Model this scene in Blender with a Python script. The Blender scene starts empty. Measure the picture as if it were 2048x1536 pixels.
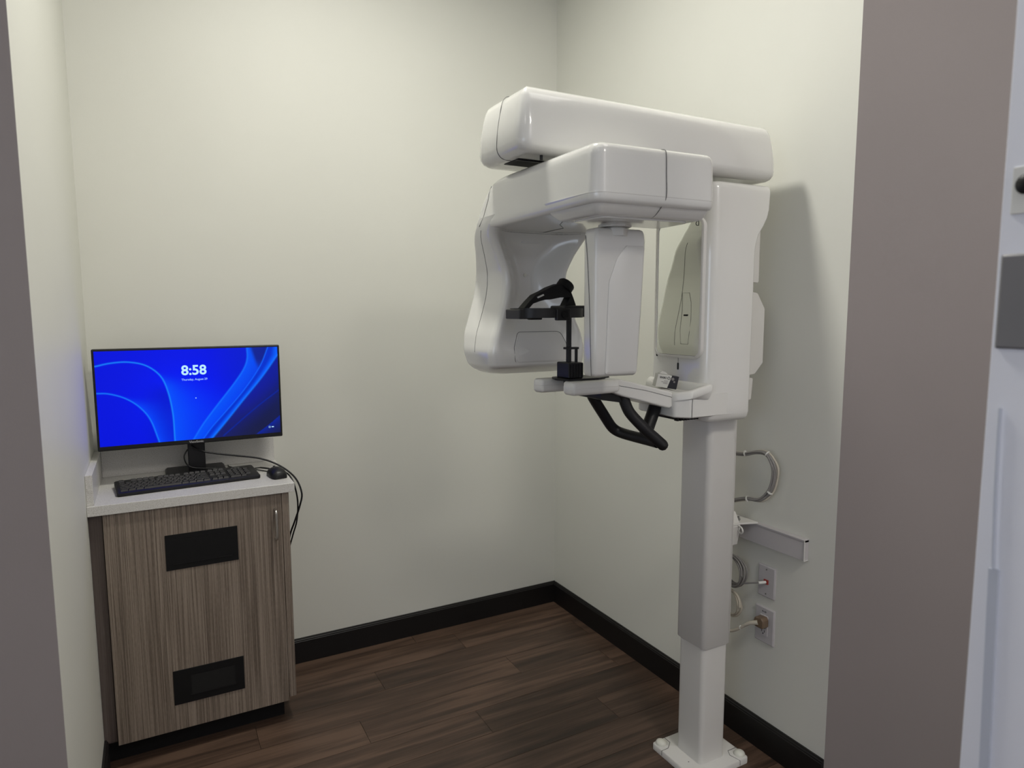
import bpy, bmesh, math, random
import numpy as np
from mathutils import Vector, Matrix
random.seed(7)
S = bpy.context.scene
COL = S.collection

# ---------------------------------------------------------------- camera
CAM = Vector((-1.8117, -2.8984, 1.5324))
YAW, PITCH, ROLL = 0.4936, 0.1097, -0.0026
fw = Vector((math.sin(YAW)*math.cos(PITCH), math.cos(YAW)*math.cos(PITCH), -math.sin(PITCH)))
rr = Vector((math.cos(YAW), -math.sin(YAW), 0))
uu = rr.cross(fw)
r2 = rr*math.cos(ROLL)+uu*math.sin(ROLL)
u2 = uu*math.cos(ROLL)-rr*math.sin(ROLL)
cd = bpy.data.cameras.new('camera')
cam = bpy.data.objects.new('camera', cd)
COL.objects.link(cam)
cd.sensor_fit = 'HORIZONTAL'
cd.sensor_width = 36
cd.lens = 1338.65/2048*36
cd.clip_start = 0.02
m = Matrix((r2, u2, -fw)).transposed().to_4x4()
m.translation = CAM
cam.matrix_world = m
cd.dof.use_dof = True
cd.dof.focus_distance = 2.25
cd.dof.aperture_fstop = 4.0
S.camera = cam

# ---------------------------------------------------------------- world, lights, exposure
w = bpy.data.worlds.new('world')
S.world = w
w.use_nodes = True
w.node_tree.nodes['Background'].inputs[0].default_value = (0.5, 0.5, 0.52, 1)
w.node_tree.nodes['Background'].inputs[1].default_value = 0.01
S.view_settings.view_transform = 'Standard'
S.view_settings.look = 'None'
S.view_settings.exposure = 0
S.view_settings.gamma = 1
S.view_settings.use_curve_mapping = False

CEIL = 3.28
def area(name, loc, size, power, color, rot=(0, 0, 0), shape='SQUARE', sy=None):
    l = bpy.data.lights.new(name, 'AREA')
    l.shape = shape
    l.size = size
    if sy: l.size_y = sy
    l.energy = power
    l.color = color
    o = bpy.data.objects.new(name, l)
    o.location = loc
    o.rotation_euler = rot
    COL.objects.link(o)
    return o
NOOK = (-1.12, -1.12)
nl = area('nook_downlight_lamp', (NOOK[0], NOOK[1], CEIL-0.012), 0.24, 24.8, (1.0, 0.98, 0.905), shape='DISK')
nl.data.spread = math.radians(166)
ADDED_PANELS = [(-0.70, -3.90), (-2.6, -3.2), (-0.40, -2.12)]
for i, (px, py) in enumerate(ADDED_PANELS):
    area('hall_panel_lamp', (px, py, CEIL-0.02), 0.56, (37, 1.5, 1.4)[i], (1.0, 0.945, 0.875))  # unseen hall lamps, added to light the machine from the front
# bluish lamp added at an unseen hall window
area('window_daylight', (-3.66, -3.3, 1.65), 1.2, 3.5, (0.80, 0.88, 1.0), rot=(0, math.radians(-90), 0), shape='RECTANGLE', sy=1.3)

# ---------------------------------------------------------------- materials
def mat(name, col, rough=0.5, metal=0.0, spec=0.5, coat=0.0):
    mt = bpy.data.materials.new(name)
    mt.use_nodes = True
    b = mt.node_tree.nodes['Principled BSDF']
    b.inputs['Base Color'].default_value = (*col, 1)
    b.inputs['Roughness'].default_value = rough
    b.inputs['Metallic'].default_value = metal
    b.inputs['Specular IOR Level'].default_value = spec
    b.inputs['Coat Weight'].default_value = coat
    b.inputs['Coat Roughness'].default_value = 0.06
    return mt
def nd(mt, typ, **kw):
    n = mt.node_tree.nodes.new(typ)
    for k, v in kw.items():
        if k in n.inputs: n.inputs[k].default_value = v
        else: setattr(n, k, v)
    return n
def lk(mt, a, b): mt.node_tree.links.new(a, b)
def bump_noise(mt, scale, strength, dist=0.001, detail=3):
    g = nd(mt, 'ShaderNodeNewGeometry')
    n = nd(mt, 'ShaderNodeTexNoise', Scale=scale, Detail=detail)
    lk(mt, g.outputs['Position'], n.inputs['Vector'])
    b = nd(mt, 'ShaderNodeBump', Strength=strength, Distance=dist)
    lk(mt, n.outputs['Fac'], b.inputs['Height'])
    lk(mt, b.outputs['Normal'], mt.node_tree.nodes['Principled BSDF'].inputs['Normal'])
    return n
def ramp(mt, fac, stops):
    r = nd(mt, 'ShaderNodeValToRGB')
    e = r.color_ramp.elements
    while len(e) < len(stops): e.new(0.5)
    for el, (p, c) in zip(e, stops):
        el.position = p
        el.color = (*c, 1)
    lk(mt, fac, r.inputs['Fac'])
    return r
def set_col(mt, sock): lk(mt, sock, mt.node_tree.nodes['Principled BSDF'].inputs['Base Color'])

def varied(name, col, amount, scale, rough, **kw):
    mt = mat(name, col, rough, **kw)
    n = bump_noise(mt, scale, 0.12)
    g = nd(mt, 'ShaderNodeNewGeometry')
    n2 = nd(mt, 'ShaderNodeTexNoise', Scale=2.3, Detail=2.0)
    lk(mt, g.outputs['Position'], n2.inputs['Vector'])
    r = ramp(mt, n2.outputs['Fac'], [(0.3, tuple(c*(1-amount) for c in col)), (0.7, tuple(c*(1+amount) for c in col))])
    set_col(mt, r.outputs['Color'])
    return mt
M = {}
M['cream'] = varied('cream_wall_paint', (0.68, 0.68, 0.622), 0.012, 260, 0.55)
M['taupe'] = varied('taupe_wall_paint', (0.258, 0.228, 0.221), 0.02, 260, 0.6)
M['white_wall'] = varied('white_wall_paint', (0.87, 0.88, 0.94), 0.01, 260, 0.45)
M['ceiling'] = varied('ceiling_paint', (0.70, 0.70, 0.67), 0.01, 200, 0.8)
M['white'] = mat('white_gloss_shell', (0.745, 0.74, 0.70), 0.20, coat=0.7)
M['white_satin'] = mat('white_satin_metal', (0.70, 0.69, 0.655), 0.38)
bump_noise(M['white_satin'], 900, 0.04)
M['white_plastic'] = mat('white_plastic', (0.745, 0.74, 0.70), 0.35)
M['plate_white'] = mat('white_wall_plate', (0.50, 0.48, 0.485), 0.45, spec=0.3)
M['ivory'] = mat('ivory_cap', (0.74, 0.74, 0.66), 0.4)
M['seam'] = mat('seam_shadow_gap', (0.10, 0.10, 0.10), 0.7)
M['black'] = mat('black_plastic', (0.007, 0.007, 0.008), 0.4, spec=0.35)
M['black_matte'] = mat('black_matte_plastic', (0.005, 0.005, 0.0055), 0.6, spec=0.25)
M['rubber'] = mat('black_handle_foam', (0.009, 0.009, 0.010), 0.45, spec=0.35)
M['key'] = mat('black_key', (0.007, 0.007, 0.008), 0.38, spec=0.35)
M['baseboard'] = mat('black_baseboard', (0.008, 0.007, 0.007), 0.45, spec=0.35)
M['chrome'] = mat('brushed_nickel', (0.6, 0.58, 0.55), 0.28, metal=1)
M['steel'] = mat('bolt_steel', (0.45, 0.45, 0.45), 0.35, metal=1)
M['mirror'] = mat('mirror_glass', (0.86, 0.88, 0.84), 0.015, metal=1)
M['mesh_dark'] = mat('vent_filter_mesh', (0.014, 0.014, 0.014), 0.7, spec=0.2)
M['grey_cable'] = mat('grey_cable', (0.22, 0.21, 0.20), 0.5)
M['beige_cable'] = mat('beige_cable', (0.50, 0.46, 0.38), 0.5)
M['brown_plug'] = mat('brown_plug', (0.16, 0.11, 0.07), 0.4)
M['clear_tie'] = mat('white_cable_tie', (0.7, 0.7, 0.66), 0.4)
M['red'] = mat('red_jack', (0.30, 0.04, 0.03), 0.4)
M['plate_grey'] = mat('grey_plate', (0.20, 0.195, 0.20), 0.4)
M['navy'] = mat('carton_dark_print', (0.012, 0.012, 0.018), 0.35)
M['carton'] = mat('carton_white', (0.62, 0.62, 0.58), 0.45)
M['ink'] = mat('dark_ink', (0.02, 0.02, 0.022), 0.5)
M['greyink'] = mat('grey_ink', (0.22, 0.21, 0.2), 0.5)
M['pale_blue'] = mat('pale_blue_grey_plastic', (0.56, 0.59, 0.67), 0.5)  # tone of the shadow streaks on the near wall
M['legend'] = mat('key_legend_white', (0.36, 0.36, 0.36), 0.5)
def emis(name, col, st):
    mt = mat(name, (0, 0, 0), 0.4)
    b = mt.node_tree.nodes['Principled BSDF']
    b.inputs['Emission Color'].default_value = (*col, 1)
    b.inputs['Emission Strength'].default_value = st
    return mt
M['lens'] = emis('lamp_lens', (1.0, 0.985, 0.92), 1.5)
M['screen_text'] = emis('screen_text_light', (0.50, 0.82, 1.0), 1.0)
M['screen_text2'] = emis('screen_small_text_light', (0.32, 0.55, 1.0), 1.0)
M['day_glass'] = emis('daylit_window_glass', (0.7, 0.82, 1.0), 2.0)  # glowing pane of the added hall window
# screen picture from a colour attribute
ms = emis('monitor_screen_picture', (0, 0, 0), 1.0)
at = nd(ms, 'ShaderNodeVertexColor', layer_name='pic')
bs = ms.node_tree.nodes['Principled BSDF']
lk(ms, at.outputs['Color'], bs.inputs['Emission Color'])
bs.inputs['Roughness'].default_value = 0.3
bs.inputs['Specular IOR Level'].default_value = 0.15
M['screen'] = ms
# white quartz with fine speckle
mq = mat('white_quartz', (0.66, 0.65, 0.62), 0.3)
g = nd(mq, 'ShaderNodeNewGeometry')
v = nd(mq, 'ShaderNodeTexNoise', Scale=420.0, Detail=1.0)
lk(mq, g.outputs['Position'], v.inputs['Vector'])
rq = ramp(mq, v.outputs['Fac'], [(0.0, (0.33, 0.31, 0.28)), (0.34, (0.40, 0.38, 0.35)), (0.41, (0.56, 0.55, 0.525)), (0.66, (0.62, 0.61, 0.59))])
set_col(mq, rq.outputs['Color'])
M['quartz'] = mq
# grey-brown wood laminate, vertical grain
def laminate(name, lo, mid, hi):
    mt = mat(name, mid, 0.45)
    g = nd(mt, 'ShaderNodeNewGeometry')
    def streak(sx, sz, det, dist):
        mp = nd(mt, 'ShaderNodeMapping')
        mp.inputs['Scale'].default_value = (sx, sx, sz)
        lk(mt, g.outputs['Position'], mp.inputs['Vector'])
        n = nd(mt, 'ShaderNodeTexNoise', Scale=1.0, Detail=det, Distortion=dist)
        lk(mt, mp.outputs['Vector'], n.inputs['Vector'])
        return n.outputs['Fac']
    f1 = streak(420, 3.0, 2.0, 0.0)
    f2 = streak(34, 0.9, 2.0, 0.3)
    f3 = streak(600, 60, 1.0, 0.0)
    a = nd(mt, 'ShaderNodeMath', operation='MULTIPLY_ADD')
    lk(mt, f1, a.inputs[0]); a.inputs[1].default_value = 0.60; a.inputs[2].default_value = 0
    b = nd(mt, 'ShaderNodeMath', operation='MULTIPLY_ADD')
    lk(mt, f2, b.inputs[0]); b.inputs[1].default_value = 0.25; lk(mt, a.outputs[0], b.inputs[2])
    c = nd(mt, 'ShaderNodeMath', operation='MULTIPLY_ADD')
    lk(mt, f3, c.inputs[0]); c.inputs[1].default_value = 0.15; lk(mt, b.outputs[0], c.inputs[2])
    r = ramp(mt, c.outputs[0], [(0.39, lo), (0.5, mid), (0.61, hi)])
    set_col(mt, r.outputs['Color'])
    return mt
M['laminate'] = laminate('grey_brown_laminate', (0.11, 0.085, 0.066), (0.195, 0.157, 0.124), (0.285, 0.235, 0.19))
M['laminate_dark'] = laminate('dark_laminate_edge', (0.07, 0.052, 0.047), (0.09, 0.07, 0.062), (0.11, 0.088, 0.078))
# dark wood floor planks
mf = mat('dark_walnut_plank', (0.05, 0.03, 0.02), 0.42, spec=0.35)
g = nd(mf, 'ShaderNodeNewGeometry')
oi = nd(mf, 'ShaderNodeObjectInfo')
off = nd(mf, 'ShaderNodeVectorMath', operation='SCALE'); off.inputs[0].default_value = (17.0, 9.0, 5.0)
lk(mf, oi.outputs['Random'], off.inputs['Scale'])
ad = nd(mf, 'ShaderNodeVectorMath', operation='ADD')
lk(mf, g.outputs['Position'], ad.inputs[0]); lk(mf, off.outputs['Vector'], ad.inputs[1])
def fl(sx, sy, det, dist):
    mp = nd(mf, 'ShaderNodeMapping'); mp.inputs['Scale'].default_value = (sx, sy, 1)
    lk(mf, ad.outputs['Vector'], mp.inputs['Vector'])
    n = nd(mf, 'ShaderNodeTexNoise', Scale=1.0, Detail=det, Distortion=dist)
    lk(mf, mp.outputs['Vector'], n.inputs['Vector'])
    return n.outputs['Fac']
a1 = fl(1.6, 22, 4.0, 0.6); a2 = fl(5.0, 150, 2.0, 0.2)
q1 = nd(mf, 'ShaderNodeMath', operation='MULTIPLY'); lk(mf, a1, q1.inputs[0]); q1.inputs[1].default_value = 0.75
q2 = nd(mf, 'ShaderNodeMath', operation='MULTIPLY_ADD'); lk(mf, a2, q2.inputs[0]); q2.inputs[1].default_value = 0.25; lk(mf, q1.outputs[0], q2.inputs[2])
q3 = nd(mf, 'ShaderNodeMath', operation='MULTIPLY_ADD'); lk(mf, oi.outputs['Random'], q3.inputs[0]); q3.inputs[1].default_value = 0.10; lk(mf, q2.outputs[0], q3.inputs[2])
rf = ramp(mf, q3.outputs[0], [(0.36, (0.034, 0.023, 0.017)), (0.52, (0.066, 0.041, 0.029)), (0.66, (0.118, 0.073, 0.051))])
set_col(mf, rf.outputs['Color'])
bf = nd(mf, 'ShaderNodeBump', Strength=0.15, Distance=0.0006)
lk(mf, a2, bf.inputs['Height']); lk(mf, bf.outputs['Normal'], mf.node_tree.nodes['Principled BSDF'].inputs['Normal'])
M['plank'] = mf
M['subfloor'] = mat('dark_joint', (0.012, 0.009, 0.008), 0.8)

# ---------------------------------------------------------------- helpers
ORG = {}
def tag(o, label=None, cat=None, group=None, kind=None):
    if label: o['label'] = label
    if cat: o['category'] = cat
    if group: o['group'] = group
    if kind: o['kind'] = kind
    return o
def thing(name, label, cat, loc=(0, 0, 0), rotz=0.0, local=False, group=None):
    o = bpy.data.objects.new(name, None)
    o.empty_display_size = 0.05
    COL.objects.link(o)
    o.location = loc
    o.rotation_euler = (0, 0, rotz)
    ORG[o] = Vector((0, 0, 0)) if local else Vector(loc)
    return tag(o, label, cat, group)
def put(name, verts, faces, material, parent=None, bevel=0.0, seg=2, sharp=35, mats=None, base=False):
    vs = [Vector(v) for v in verts]
    lo = Vector((min(v.x for v in vs), min(v.y for v in vs), min(v.z for v in vs)))
    hi = Vector((max(v.x for v in vs), max(v.y for v in vs), max(v.z for v in vs)))
    c = (lo+hi)/2
    if parent is None: c.z = lo.z
    me = bpy.data.meshes.new(name)
    me.from_pydata([v-c for v in vs], [], faces)
    bm = bmesh.new(); bm.from_mesh(me)
    bmesh.ops.recalc_face_normals(bm, faces=bm.faces)
    bm.to_mesh(me); bm.free()
    ml = material if isinstance(material, list) else [material]
    for q in ml: me.materials.append(M[q] if isinstance(q, str) else q)
    if mats:
        for p in me.polygons: p.material_index = mats(p.normal)
    me.shade_smooth()
    me.set_sharp_from_angle(angle=math.radians(sharp))
    o = bpy.data.objects.new(name, me)
    COL.objects.link(o)
    if parent is not None:
        o.parent = parent
        o.location = c-ORG[parent]
    else:
        o.location = c
    ORG[o] = c
    if bevel > 0:
        b = o.modifiers.new('bevel', 'BEVEL')
        b.width = bevel; b.segments = seg; b.limit_method = 'ANGLE'; b.angle_limit = math.radians(30)
        b.harden_normals = True
    return o
def box(name, x0, x1, y0, y1, z0, z1, material, parent=None, bevel=0.0, seg=2, **kw):
    v = [(x, y, z) for z in (z0, z1) for y in (y0, y1) for x in (x0, x1)]
    f = [(0, 1, 3, 2), (4, 5, 7, 6), (0, 1, 5, 4), (2, 3, 7, 6), (0, 2, 6, 4), (1, 3, 7, 5)]
    return put(name, v, f, material, parent, bevel, seg, **kw)
def loft_geo(loops, cap=True, closed=False):
    n = len(loops[0]); V = [p for l in loops for p in l]; F = []
    for i in range(len(loops)-1):
        for j in range(n):
            k = (j+1) % n
            F.append((i*n+j, i*n+k, (i+1)*n+k, (i+1)*n+j))
    if cap:
        F.append(tuple(range(n))); F.append(tuple(range((len(loops)-1)*n, len(loops)*n)))
    return V, F
def loft(name, loops, material, parent=None, cap=True, **kw):
    V, F = loft_geo(loops, cap)
    return put(name, V, F, material, parent, **kw)
def area2(p): return sum(p[i][0]*p[(i+1) % len(p)][1]-p[(i+1) % len(p)][0]*p[i][1] for i in range(len(p)))/2
def rpoly(pts, r, seg=5, inset=0.0):
    """rounded (and inset) polygon outline; r scalar or per corner"""
    pts = [Vector(p) for p in pts]
    if area2(pts) < 0:
        pts = pts[::-1]
        if not isinstance(r, (int, float)): r = r[::-1]
    n = len(pts)
    rs = [r]*n if isinstance(r, (int, float)) else list(r)
    if inset:
        q = []
        for i in range(n):
            a, b, c = pts[i-1], pts[i], pts[(i+1) % n]
            d1 = (b-a).normalized(); d2 = (c-b).normalized()
            n1 = Vector((-d1.y, d1.x)); n2 = Vector((-d2.y, d2.x))
            k = n1+n2
            q.append(b+k*(inset/max(0.2, k.dot(n1))))
        pts = q
        rs = [max(0.0005, x-inset) for x in rs]
    out = []
    for i in range(n):
        a, b, c = pts[i-1], pts[i], pts[(i+1) % n]
        d1 = (a-b); d2 = (c-b); l1 = d1.length; l2 = d2.length
        d1.normalize(); d2.normalize()
        ang = d1.angle(d2)
        t = min(rs[i]/math.tan(ang/2), l1*0.48, l2*0.48)
        rad = t*math.tan(ang/2)
        cen = b+(d1+d2).normalized()*(rad/math.sin(ang/2))
        s = b+d1*t-cen; e = b+d2*t-cen
        a0 = math.atan2(s.y, s.x); a1 = math.atan2(e.y, e.x)
        da = (a1-a0+math.pi) % (2*math.pi)-math.pi
        for k in range(seg+1):
            aa = a0+da*k/seg
            out.append((cen.x+rad*math.cos(aa), cen.y+rad*math.sin(aa)))
    return out
def prism(name, pts, axis, lo, hi, material, parent=None, bevel=0.0, seg=2, **kw):
    def P(p, t):
        if axis == 'z': return (p[0], p[1], t)
        if axis == 'y': return (p[0], t, p[1])
        return (t, p[0], p[1])
    return loft(name, [[P(p, lo) for p in pts], [P(p, hi) for p in pts]], material, parent, bevel=bevel, seg=seg, **kw)
def stack(name, pts, r, secs, material, parent=None, seg=6, **kw):
    """loft of inset rounded outlines up z: secs = [(z, inset), ...]"""
    return loft(name, [[(x, y, z) for x, y in rpoly(pts, r, seg, ins)] for z, ins in secs], material, parent, sharp=kw.pop('sharp', 50), **kw)
def smooth_path(pts, sub=6):
    P = [Vector(p) for p in pts]
    if len(P) < 3: return P
    out = []
    for i in range(len(P)-1):
        p0 = P[i-1] if i else P[0]*2-P[1]
        p1, p2 = P[i], P[i+1]
        p3 = P[i+2] if i+2 < len(P) else P[-1]*2-P[-2]
        for k in range(sub):
            t = k/sub
            out.append(0.5*((2*p1)+(p2-p0)*t+(2*p0-5*p1+4*p2-p3)*t*t+(3*p1-p0-3*p2+p3)*t**3))
    out.append(P[-1])
    return out
def tube_geo(path, r, n=10):
    path = [Vector(p) for p in path]
    t = (path[1]-path[0]).normalized()
    nrm = t.orthogonal().normalized()
    loops = []
    for i, p in enumerate(path):
        if i == 0: tt = path[1]-path[0]
        elif i == len(path)-1: tt = path[-1]-path[-2]
        else: tt = path[i+1]-path[i-1]
        tt.normalize()
        nrm = (nrm-tt*nrm.dot(tt)).normalized()
        b = tt.cross(nrm)
        rad = r(i/(len(path)-1)) if callable(r) else r
        loops.append([p+nrm*rad*math.cos(2*math.pi*k/n)+b*rad*math.sin(2*math.pi*k/n) for k in range(n)])
    return loft_geo(loops)
def tube(name, pts, r, material, parent=None, n=10, sub=6, **kw):
    V, F = tube_geo(smooth_path(pts, sub) if sub else pts, r, n)
    return put(name, V, F, material, parent, sharp=60, **kw)
def seam(pts, parent, r=0.0009, sub=4, name='seam'):
    return tube(name, pts, r, 'seam', parent, n=6, sub=sub)
def lathe(name, prof, cen, axis, material, parent=None, n=24, **kw):
    """prof = [(radius, height)...] turned round axis through cen"""
    loops = []
    for rad, h in prof:
        L = []
        for k in range(n):
            c, s = math.cos(2*math.pi*k/n)*rad, math.sin(2*math.pi*k/n)*rad
            L.append({'z': (cen[0]+c, cen[1]+s, cen[2]+h), 'x': (cen[0]+h, cen[1]+c, cen[2]+s), 'y': (cen[0]+c, cen[1]+h, cen[2]+s)}[axis])
        loops.append(L)
    return loft(name, loops, material, parent, sharp=kw.pop('sharp', 45), **kw)
def text(name, s, size, origin, right, up, material, parent, extrude=0.0003, align='CENTER', bold=0.0):
    cu = bpy.data.curves.new(name, 'FONT')
    cu.body = s; cu.size = size; cu.align_x = align; cu.align_y = 'CENTER'; cu.extrude = extrude; cu.offset = bold
    cu.resolution_u = 3
    t = bpy.data.objects.new(name, cu)
    COL.objects.link(t)
    bpy.context.view_layer.update()
    me = bpy.data.meshes.new_from_object(t.evaluated_get(bpy.context.evaluated_depsgraph_get()))
    bpy.data.objects.remove(t)
    R = Vector(right).normalized(); U = Vector(up).normalized(); N = R.cross(U); O = Vector(origin)
    V = [O+R*v.co.x+U*v.co.y+N*v.co.z for v in me.vertices]
    F = [tuple(p.vertices) for p in me.polygons]
    return put(name, V, F, material, parent, sharp=30)

# ---------------------------------------------------------------- the setting
XL, YL, YR = -2.022, -1.2434, -1.6197
def struct(o): return tag(o, kind='structure')
floor = struct(box('floor', -3.9, 1.7, -4.7, 0.1, -0.08, -0.006, 'subfloor'))
PW = 0.1525
ends = {0: [-1.75, -0.62], 1: [-1.05, -0.05], 2: [-1.55, -0.50], 3: [-1.20, -0.10], 4: [-0.79], 5: [-1.45, -0.33], 6: [-1.0]}
row = -1
y = 0.068
while y > -4.6:
    row += 1
    y1, y0 = y, y-PW
    y = y0
    xs = [-3.85]+sorted(ends.get(row-1, [random.uniform(-2.2, -1.3), random.uniform(-1.0, 0.3)])+[random.uniform(-3.2, -2.6), random.uniform(0.6, 1.0)])+[1.65]
    for i in range(len(xs)-1):
        g_ = 0.0007
        box('plank', xs[i]+g_, xs[i+1]-g_, y0+g_, min(y1-g_, 0.06), -0.012, random.uniform(-0.0004, 0.0), 'plank', floor)
struct(box('ceiling', -3.9, 1.7, -4.7, 0.1, CEIL, CEIL+0.1, 'ceiling'))
struct(box('wall_back', XL-0.1, 0.1, 0.0, 0.1, -0.05, CEIL, 'cream'))
struct(prism('wall_right', [(0.0, 0.1), (0.0, YR), (0.36, YR-0.36), (1.6, YR-0.36), (1.6, 0.1)], 'z', -0.05, CEIL, ['cream', 'taupe'], mats=lambda n: 1 if n.y < -0.5 else 0))
struct(box('wall_left', -3.7, XL, YL, 0.1, -0.05, CEIL, ['cream', 'taupe'], mats=lambda n: 1 if n.y < -0.5 else 0))
near = struct(box('wall_near', -0.81, -0.69, -2.75, -2.407, -0.05, CEIL, 'white_wall', bevel=0.002))  # kept to a short stub so the added hall light passes
struct(box('wall_hall_end', 1.6, 1.7, -4.7, YR-0.36, -0.05, CEIL, 'white_wall'))
struct(box('wall_hall_rear', -3.9, 1.7, -4.7, -4.6, -0.05, CEIL, 'white_wall'))
# hall's left wall with an opening for the added, unseen window
wy0, wy1, wz0, wz1 = -3.95, -2.65, 1.0, 2.3
hl = struct(box('wall_hall_left', -3.8, -3.7, -4.6, wy0, -0.05, CEIL, 'white_wall'))
box('wall_pier', -3.8, -3.7, wy1, YL, -0.05, CEIL, 'white_wall', hl)
box('wall_sill', -3.8, -3.7, wy0, wy1, -0.05, wz0, 'white_wall', hl)
box('wall_lintel', -3.8, -3.7, wy0, wy1, wz1, CEIL, 'white_wall', hl)
wf = struct(box('window_1', -3.79, -3.78, wy0, wy1, wz0, wz1, 'day_glass'))  # unseen window, added as a source of bluish light
for nm, a in (('window_frame', (wy0, wy0+0.05, wz0, wz1)), ('window_frame', (wy1-0.05, wy1, wz0, wz1)), ('window_frame', (wy0, wy1, wz0, wz0+0.05)), ('window_frame', (wy0, wy1, wz1-0.05, wz1)), ('window_frame', ((wy0+wy1)/2-0.02, (wy0+wy1)/2+0.02, wz0, wz1))):
    box(nm, -3.78, -3.74, *a, 'white_plastic', wf, bevel=0.004)

def base_profile(t=0.013, h=0.11):
    return [(0, 0), (t, 0), (t, h-0.014), (t-0.002, h-0.012), (t-0.002, h-0.008), (t-0.0055, h-0.004), (t-0.006, h), (0, h)]
struct(prism('baseboard_back', [(-a, b) for a, b in base_profile()], 'x', -1.40, 0.0, 'baseboard', bevel=0.0008))
struct(prism('baseboard_right', [(-a, b) for a, b in base_profile()], 'y', YR, -0.0135, 'baseboard', bevel=0.0008))
struct(prism('baseboard_left', [(XL+a, b) for a, b in base_profile()], 'y', YL, -0.415, 'baseboard', bevel=0.0008))
struct(prism('baseboard_passage', [(YR-0.36-a, b) for a, b in base_profile()], 'x', 0.36, 1.6, 'baseboard', bevel=0.0008))
struct(prism('baseboard_front_left', [(YL-a, b) for a, b in base_profile()], 'x', -3.7, XL, 'baseboard', bevel=0.0008))
struct(prism('baseboard_near', [(-0.81-a, b) for a, b in base_profile()], 'y', -2.75, -2.42, 'baseboard', bevel=0.0008))

# nook downlight, then unseen hall panels added for their light
t = thing('ceiling_downlight', 'round recessed white downlight in the ceiling over the nook', 'downlight', (NOOK[0], NOOK[1], CEIL-0.01))
lathe('trim_ring', [(0.088, 0.0), (0.118, 0.0), (0.118, 0.006), (0.105, 0.0095), (0.088, 0.0095)], (NOOK[0], NOOK[1], CEIL-0.0097), 'z', 'white_plastic', t, n=40)
lathe('lens', [(0.0005, 0), (0.088, 0), (0.088, 0.003), (0.0005, 0.003)], (NOOK[0], NOOK[1], CEIL-0.005), 'z', 'lens', t, n=40)
for i, (px, py) in enumerate(ADDED_PANELS):
    t = thing('ceiling_panel_light', ['square white light panel in the hall ceiling behind the near wall pier', 'square white light panel in the hall ceiling on the window side', 'square white light panel in the ceiling just in front of the machine'][i], 'ceiling light', (px, py, CEIL-0.015))
    box('diffuser', px-0.28, px+0.28, py-0.28, py+0.28, CEIL-0.01, CEIL, 'lens', t)
    for (x0, x1, y0, y1) in ((-0.3, 0.3, -0.3, -0.28), (-0.3, 0.3, 0.28, 0.3), (-0.3, -0.28, -0.28, 0.28), (0.28, 0.3, -0.28, 0.28)):
        box('frame', px+x0, px+x1, py+y0, py+y1, CEIL-0.015, CEIL, 'white_plastic', t)

# ---------------------------------------------------------------- panoramic x-ray machine
YC = -1.305            # machine centre line, it faces -x
mc = thing('panoramic_xray_machine', 'tall white dental panoramic x-ray machine standing in the corner by the right wall', 'x-ray machine', (-0.222, YC, 0.0))
# base plate
bp = stack('base_plate', [(-0.338, -1.408), (-0.098, -1.408), (-0.098, -1.19), (-0.338, -1.19)], 0.012, [(0.0, 0.0), (0.018, 0.0), (0.021, 0.003)], 'white_satin', mc)
for (x, y) in ((-0.314, -1.211), (-0.117, -1.383), (-0.314, -1.387), (-0.117, -1.211)):
    lathe('bolt_cap', [(0.0185, 0.0), (0.0185, 0.006), (0.016, 0.0105), (0.0105, 0.014), (0.004, 0.0157), (0.0003, 0.016)], (x, y, 0.0195), 'z', 'ivory', bp)
for pts in ([(-0.3385, -1.243, 0.004), (-0.3385, -1.243, 0.0205), (-0.310, -1.243, 0.0213), (-0.283, -1.222, 0.0213), (-0.283, -1.192, 0.0213)],
            [(-0.140, -1.4085, 0.004), (-0.140, -1.4085, 0.0205), (-0.150, -1.372, 0.0213), (-0.138, -1.352, 0.0213), (-0.0985, -1.352, 0.0213)]):
    seam(pts, bp, sub=0)
lathe('plate_hole', [(0.002, 0), (0.002, 0.0004), (0.0002, 0.0004)], (-0.297, -1.33, 0.021), 'z', 'seam', bp, n=10)
# telescopic column
lc = stack('lower_column', [(-0.277, -1.364), (-0.167, -1.364), (-0.167, -1.246), (-0.277, -1.246)], 0.016, [(0.018, 0.0), (0.95, 0.0)], 'white_satin', mc)
uc = stack('upper_column', [(-0.284, -1.371), (-0.160, -1.371), (-0.160, -1.236), (-0.284, -1.236)], 0.019, [(0.428, 0.0015), (0.4295, 0.0), (1.30, 0.0)], 'white_satin', mc)
box('column_rail', -0.160, -0.148, -1.352, -1.256, 0.45, 1.85, 'white_satin', mc, bevel=0.002)

# carriage
def prof(tab, z):
    zs = [a for a, _ in tab]
    return float(np.interp(z, zs, [b for _, b in tab]))
cx1 = [(1.19, -0.170), (1.72, -0.166), (1.755, -0.156), (1.80, -0.122), (1.83, -0.112), (1.91, -0.108)]
loops = []
zz = [(1.192, 0.022), (1.196, 0.010), (1.206, 0.003), (1.22, 0.0)]+[(z, 0) for z in np.linspace(1.26, 1.885, 26)]+[(1.897, 0.002), (1.904, 0.008), (1.906, 0.02)]
for z, ins in zz:
    x1 = prof(cx1, z)
    p = [(-0.362, -1.432), (x1-0.024, -1.438), (x1, -1.40), (x1, -1.21), (x1-0.024, -1.172), (-0.362, -1.178)]
    loops.append([(a, b, z) for a, b in rpoly(p, [0.04, 0.010, 0.010, 0.01, 0.01, 0.012], 6, ins)])
cg = loft('carriage', loops, 'white', mc, sharp=50)
prism('rear_cover', rpoly([(-0.18, 1.625), (-0.088, 1.617), (-0.088, 1.815), (-0.18, 1.815)], 0.006, 3), 'y', -1.365, -1.245, 'white_satin', cg, bevel=0.004)
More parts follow.
